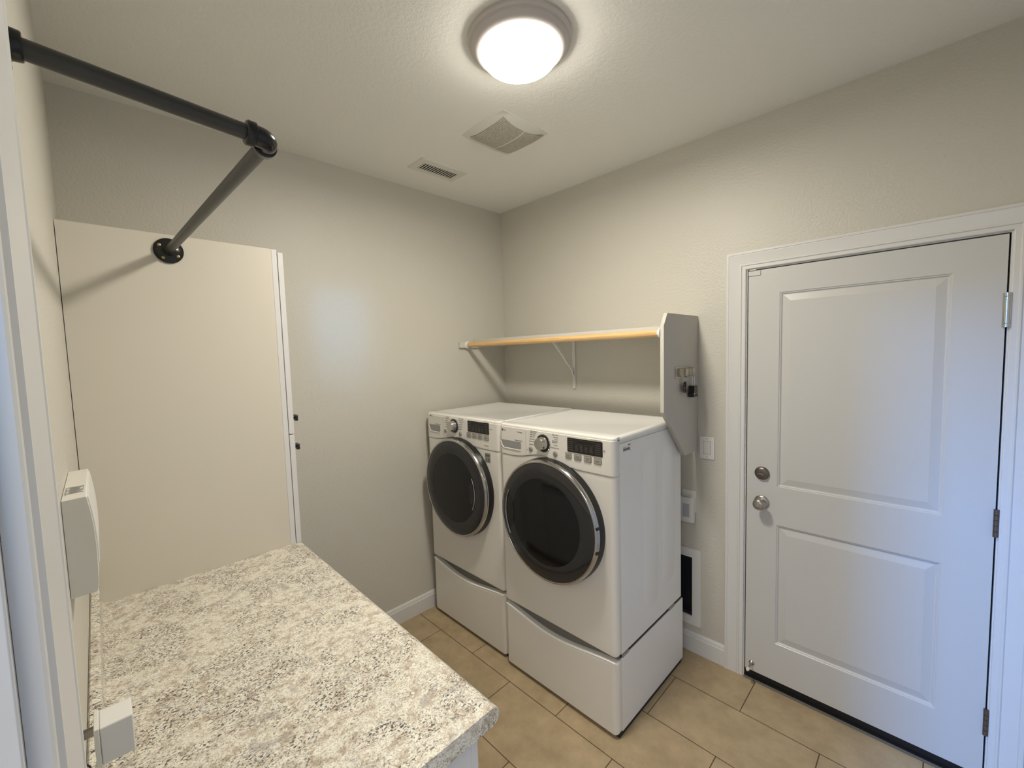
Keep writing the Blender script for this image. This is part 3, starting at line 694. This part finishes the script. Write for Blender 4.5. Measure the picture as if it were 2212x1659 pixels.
    for k in range(17):
        a = math.radians(20-k*40/16); w_ = hw*math.cos((k/16-.5)*PI)**.6 if 0 < k < 16 else 0
        ps.append((dx+sg*((hr-.010)*math.cos(a)-w_), dz+(hr-.010)*math.sin(a)))
    q = []
    for p in ps:
        if not q or (Vector(p)-Vector(q[-1])).length > 1e-4: q.append(p)
    prism(bm, q, 1, yd-.0608, yd-.052); obj('handle_pocket', bm, blackp_m, dd, 'black grip pocket')
    if kind == 'dryer':
        for zz in (dz+.045, dz-.062):
            a = math.asin((zz-dz)/.291); bm = Box(dx+.291*math.cos(a)-.008, dx+.291*math.cos(a)+.002, yd-.054, yd-.036, zz-.006, zz+.006); obj('hinge_notch', bm, gap_m, dd)
    # knob
    yp = yf-.003
    kx, kz = D['knob']
    bm = lathe(BM(), (kx, yp, kz), (0, -1, 0), [(0, 0), (.0435, 0), (.0435, .003), (.0415, .0045), (.036, .004), (0, .004)], 64)
    kn = obj('dial_ring', bm, chrome_m, cp, 'chrome dial surround', smooth=True, angle=30)
    bm = lathe(BM(), (kx, yp, kz), (0, -1, 0), [(0, .001), (.0405, .001), (.0405, .0058), (.037, .0068), (0, .0068)], 64)
    obj('dial_recess', bm, blackp_m, cp, 'black dial recess', smooth=True, angle=30)
    bm = lathe(BM(), (kx, yp, kz), (0, -1, 0), [(0, .004), (.0325, .004), (.0325, .012), (.0305, .016), (.0290, .033), (.0275, .0355), (0, .036)], 64)
    dl = obj('dial', bm, silver_m, cp, 'silver program dial', smooth=True, angle=30)
    # display
    ax0, ax1, az0, az1 = D['disp']
    bm = prism(BM(), rrect(ax0, ax1, az0, az1, .003, 3), 1, yp-.0016, yp+.001); ds_ = obj('display', bm, disp_m, cp, 'black display')
    bm = BM(); w_, h_ = ax1-ax0, az1-az0; y0_, y1_ = yp-.0020, yp-.0015
    for side in (.02, .80):
        for k in range(6):
            zz = az1-h_*(.16+.14*k); box(bm, ax0+w_*side, ax0+w_*(side+.15), y0_, y1_, zz, zz+h_*.045)
    for i in range(4):
        for k in range(5):
            zz = az1-h_*(.50+.085*k); xx = ax0+w_*(.235+.137*i); box(bm, xx, xx+w_*.085, y0_, y1_, zz, zz+h_*.042)
    for a in ((.22, .76, .08, .10), (.22, .76, .36, .375), (.22, .226, .08, .375), (.754, .76, .08, .375)): box(bm, ax0+w_*a[0], ax0+w_*a[1], y0_, y1_, az1-h_*a[3], az1-h_*a[2])
    obj('display_print', bm, inkL_m, ds_, 'dim grey display legends')
    for k, (b0, b1) in enumerate(D['btn']):
        bm = prism(BM(), rrect(b0, b1, D['bz']-.0125, D['bz']+.0125, .003, 3), 1, yp-.003, yp+.001)
        bt = obj('button', bm, btn_m, cp, bevel=.001)
        bm = prism(BM(), rrect(b0-.0015, b1+.0015, D['bz']-.014, D['bz']+.014, .004, 3), 1, yp-.0008, yp+.001); obj('button_surround', bm, gap_m, cp)
        bm = BM(); wds = D['bt'][k]
        for i, s in enumerate(wds): lettering(bm, s, .0075, ((b0+b1)/2, yp-.0032, D['bz']+(.001 if len(wds) > 1 else -.003)-i*.0085), 'y', 'CENTER')
        obj('button_text', bm, ink_m, bt)
    for (bx, bz_) in D['rb']:
        bm = lathe(BM(), (bx, yp, bz_), (0, -1, 0), [(0, 0), (.0135, 0), (.0135, .0015), (.012, .0022), (.0105, .0020), (.0105, .0035), (.009, .0042), (0, .0042)], 32)
        rb_ = obj('round_button', bm, btn_m, cp, 'round silver button', smooth=True, angle=30)
        bm = ringmesh((bx, yp-.0044, bz_), .0045, .0007, (0, 1, 0), 16); obj('button_icon', bm, ink_m, rb_)
    # drawer recess
    r0, r1, zt_, zb_ = D['rec']
    pts = [(r0, zt_), (r1, zt_), (r1, zb_+.006), (r1-.006, zb_)]+[(r0+.024+(.0)*k, zb_) for k in range(1)]+[(r0+.012, zb_+.008), (r0+.004, zb_+.022)]
    bm = prism(BM(), pts, 1, yp-.0008, yp+.001); obj('drawer_recess', bm, gray_m, cp, 'grey detergent drawer pull' if kind == 'washer' else 'grey recessed pull')
    lip = [(r0-.001, zt_-.006), (r0+.003, zb_+.020), (r0+.011, zb_+.006), (r0+.024, zb_-.003), (r1-.012, zb_-.0035), (r1-.002, zb_-.002)]
    obj('drawer_lip', tube(BM(), [(p[0], yp-.0004, p[1]) for p in lip], .0028, 8), appl_m, cp, smooth=True)
    obj('drawer_seam', Box(D['div']-.0006, D['div']+.0006, yp-.0003, yp+.0003, seam(D['div'])+.004, 1.318), gray_m, cp)
    bm = BM()
    for (s, size, x, z, al) in D['text'][1:]: obj('printed_word', lettering(BM(), s, size, (x, yp-.0004, z), 'y', al), ink_m, cp)
    s, size, x, z, al = D['text'][0]; lettering(bm, s, size, (x, yp-.0004, z), 'y', al)
    if D.get('logo'):
        lx_, lz_, lr = D['logo']; bm2 = lathe(bm, (lx_, yp, lz_), (0, -1, 0), [(0, 0), (lr, 0), (lr, .0005), (lr*.82, .0005), (lr*.80, .0003), (0, .0003)], 24)
        box(bm, lx_-.0006, lx_+.0006, yp-.0009, yp, lz_-lr*.45, lz_+lr*.5); box(bm, lx_, lx_+lr*.5, yp-.0009, yp, lz_-lr*.5, lz_-lr*.35)
    # pointer lines to the programs
    obj('logo', bm, ink_m, cp, 'grey round emblem and letters')
    return root, shell
dry = dict(door=(1.094, .906), handle=(0, .250, -1), pocket=.045, knob=(1.056, 1.267), disp=(1.199, 1.383, 1.248, 1.313),
    btn=[(1.187, 1.219), (1.236, 1.272), (1.289, 1.325), (1.340, 1.376)], bz=1.2285, bt=[('Dry', 'Level'), ('Temp.', 'Control'), ('Time', 'Dry'), ('Signal',)],
    rb=[(.974, 1.2275), (1.1275, 1.2255)], rec=(.763, .908, 1.252, 1.213), div=.942, logo=(.7765, 1.3035, .0058),
    text=[('LG', .0125, .785, 1.2992, 'LEFT'), ('TrueSteam', .0085, .918, 1.299, 'RIGHT'), ('Sensor Dry', .0105, .916, 1.2555, 'RIGHT'), ('s', .010, .766, 1.190, 'LEFT'),
          ('Steam Sanitary', .0072, .974, 1.3155, 'LEFT'), ('Steam Fresh', .0072, .974, 1.3075, 'LEFT'), ('Bulky Large', .0072, .971, 1.2985, 'LEFT'), ('Super Dry', .0072, .970, 1.2880, 'LEFT'), ('Heavy Duty', .0072, .967, 1.2760, 'LEFT'), ('Cotton Normal', .0072, .964, 1.2640, 'LEFT'), ('Speed Dry', .0072, .964, 1.2490, 'LEFT'),
          ('Perm. Press', .0072, 1.146, 1.3125, 'RIGHT'), ('Delicates', .0072, 1.145, 1.3015, 'RIGHT'), ('Towels', .0072, 1.143, 1.2915, 'RIGHT'), ('Small Load', .0072, 1.142, 1.2845, 'RIGHT'), ('Speed Dry', .0072, 1.141, 1.2775, 'RIGHT'), ('Air Dry', .0072, 1.141, 1.2640, 'RIGHT'), ('Download Cycle', .0072, 1.150, 1.2510, 'RIGHT'),
          ('Custom Program / Signal', .0055, 1.378, 1.3155, 'RIGHT'), ('on', .006, .946, 1.219, 'LEFT'), ('Child', .005, 1.386, 1.277, 'LEFT'), ('Lock', .005, 1.386, 1.272, 'LEFT')])
was = dict(door=(.376, .916), handle=(0, .198, 1), pocket=.050, knob=(.337, 1.276), disp=(.467, .650, 1.256, 1.321),
    btn=[(.456, .492), (.503, .541), (.552, .591), (.604, .644)], bz=1.2365, bt=[('Spin', 'Speed'), ('Soil', 'Level'), ('Wash', 'Temp.'), ('Signal',)],
    rb=[(.248, 1.2360), (.395, 1.2340)], rec=(.074, .193, 1.263, 1.222), div=.226, logo=(.0900, 1.3195, .0055),
    text=[('LG', .0115, .098, 1.3150, 'LEFT'), ('TurboWash 4.3', .0088, .197, 1.2665, 'RIGHT'), ('s', .010, .077, 1.200, 'LEFT'),
          ('Bulky Large', .0068, .258, 1.3215, 'LEFT'), ('Allergiene', .0068, .255, 1.3110, 'LEFT'), ('Sanitary', .0068, .252, 1.3005, 'LEFT'), ('Bright Whites', .0068, .249, 1.2890, 'LEFT'), ('Towels', .0068, .247, 1.2750, 'LEFT'), ('Steam', .0068, .245, 1.2610, 'LEFT'),
          ('Cotton / Normal', .0068, .428, 1.3210, 'RIGHT'), ('Perm. Press', .0068, .421, 1.3100, 'RIGHT'), ('Delicates', .0068, .418, 1.2990, 'RIGHT'), ('Hand Wash', .0068, .416, 1.2870, 'RIGHT'), ('Speed Wash', .0068, .412, 1.2730, 'RIGHT'), ('Download Cycle', .0068, .410, 1.2590, 'RIGHT'),
          ('Steam / Custom', .0055, .648, 1.3245, 'RIGHT'), ('on', .006, .221, 1.228, 'LEFT'), ('Child Lock', .0045, .655, 1.288, 'LEFT'), ('Energy Saver', .0068, .641, 1.1900, 'RIGHT')])
YW, YD, YB = -.7694, -.7879, -.118
w_root, w_shell = machine('washer', .042, .732, YW, YB, .3875, 'white front-loading washing machine beside the left wall, leftmost of the pair', was)
d_root, d_shell = machine('dryer', .7480, 1.4375, YD, YB-.02, .3765, 'white front-loading dryer, nearer machine of the pair beside the shelf panel', dry)
# sticker on the washer front
bm = prism(BM(), rrect(.607, .651, 1.098, 1.152, .001, 2), 1, YW-.0009, YW-.0001); stk = obj('warranty_sticker', bm, mat('grey_sticker', (.27, .26, .24), .4), w_root, 'grey sticker reading 10')
bm = BM(); lettering(bm, '10', .030, (.629, YW-.0012, 1.104), 'y', 'CENTER'); box(bm, .610, .648, YW-.0012, YW-.0008, 1.140, 1.142); box(bm, .610, .648, YW-.0012, YW-.0008, 1.132, 1.1335); lettering(bm, 'WARRANTY', .0065, (.629, YW-.0012, 1.1342), 'y', 'CENTER')
obj('sticker_print', bm, inkD_m, stk)
# barcode label on the dryer side
bm = Box(1.4358, 1.4364, -.722, -.652, 1.262, 1.287); lb = obj('barcode_label', bm, plate_m, d_shell, 'white barcode label')
bm = BM(); yy = -.716
while yy < -.664:
    w_ = random.choice((.0008, .0014, .002)); box(bm, 1.4363, 1.4367, yy, yy+w_, 1.268, 1.279); yy += w_+random.choice((.0008, .0014))
lettering(bm, 'MADE IN', .004, (1.4365, -.716, 1.2815), 'x'); lettering(bm, '4KWR', .0075, (1.4365, -.676, 1.2880), 'x'); lettering(bm, '3080', .004, (1.4365, -.664, 1.264), 'x')
obj('label_print', bm, ink_m, lb)

lip_highlight_m = mat('lip_highlight_white', (.88, .87, .83), .2)  # whiter than the drawer front, a painted edge highlight
def pedestal(x0, x1, yf, yb, zt, label):
    cx = (x0+x1)/2; r = thing('laundry_pedestal', label, 'pedestal drawer', (cx, (yf+yb)/2, 0), 'pedestals under the laundry machines')
    obj('body', Box(x0+.001, x1, yf+.042, yb, .022, zt), side_m, r, bevel=.002)
    obj('gap_shade', Box(x0+.008, x1-.006, yf+.040, yb-.01, zt-.001, zt+.0155), gap_m, r, 'dark strip for the shaded gap under machine')  # dark strip stands for the shade between machine and pedestal
    for ya, yb2 in ((yf+.05, yf+.10), (yb-.16, yb-.10)): obj('bracket_tab', Box(x1-.012, x1-.0006, ya, yb2, zt-.001, zt+.014), gray_m, r, 'grey steel bracket tab')
    for xx in (x0+.05, x1-.05):
        for yy in (yf+.08, yb-.05): obj('foot', tube(BM(), [(xx, yy, 0), (xx, yy, .004)], .018, 16), gap_m, r)
    def zhi(x):
        t = min(1, max(0, (x-x0)/(x1-x0))); return zt-.004-.042*math.sin(PI*t**.92)**1.6
    def zlow(x):
        d = min(x-x0, x1-x); return .020+(0 if d > .016 else .016-math.sqrt(max(0, .016**2-(.016-max(d, 0))**2)))
    bm = curved_panel(BM(), x0, x1, zlow, zhi, yf, .040, e=.003, et=.013)
    df = obj('drawer_front', bm, appl_m, r, 'curved-top drawer front', smooth=True, angle=60)
    obj('grip_recess', Box(x0+.01, x1-.01, yf+.030, yf+.0415, zt-.06, zt+.013), mat('recess_shade_grey', (.17, .165, .155), .5), r, 'finger recess with shade put into its grey')  # set-back face darkened to carry the shade above the drawer
    xs = [x0+.012+(x1-x0-.020)*k/40 for k in range(41)]
    obj('lip', tube(BM(), [(x, yf+.0035, zhi(x)-.0035) for x in xs], .0042, 10), lip_highlight_m, df, 'curved lip bead painted brighter as edge highlight', smooth=True)
    obj('base_shadow', Box(x0+.006, x1-.004, yf+.022, yb-.01, .0008, .0215), gap_m, r, 'black box for the shadow under the drawer')  # black box put in for the shadow gap along the floor
    return r
pedestal(.048, .731, YW, YB, .3715, 'white pedestal drawer under the washer, farther from the door')
pedestal(.7495, 1.4365, YD, YB, .3575, 'white pedestal drawer under the dryer, nearer the door')
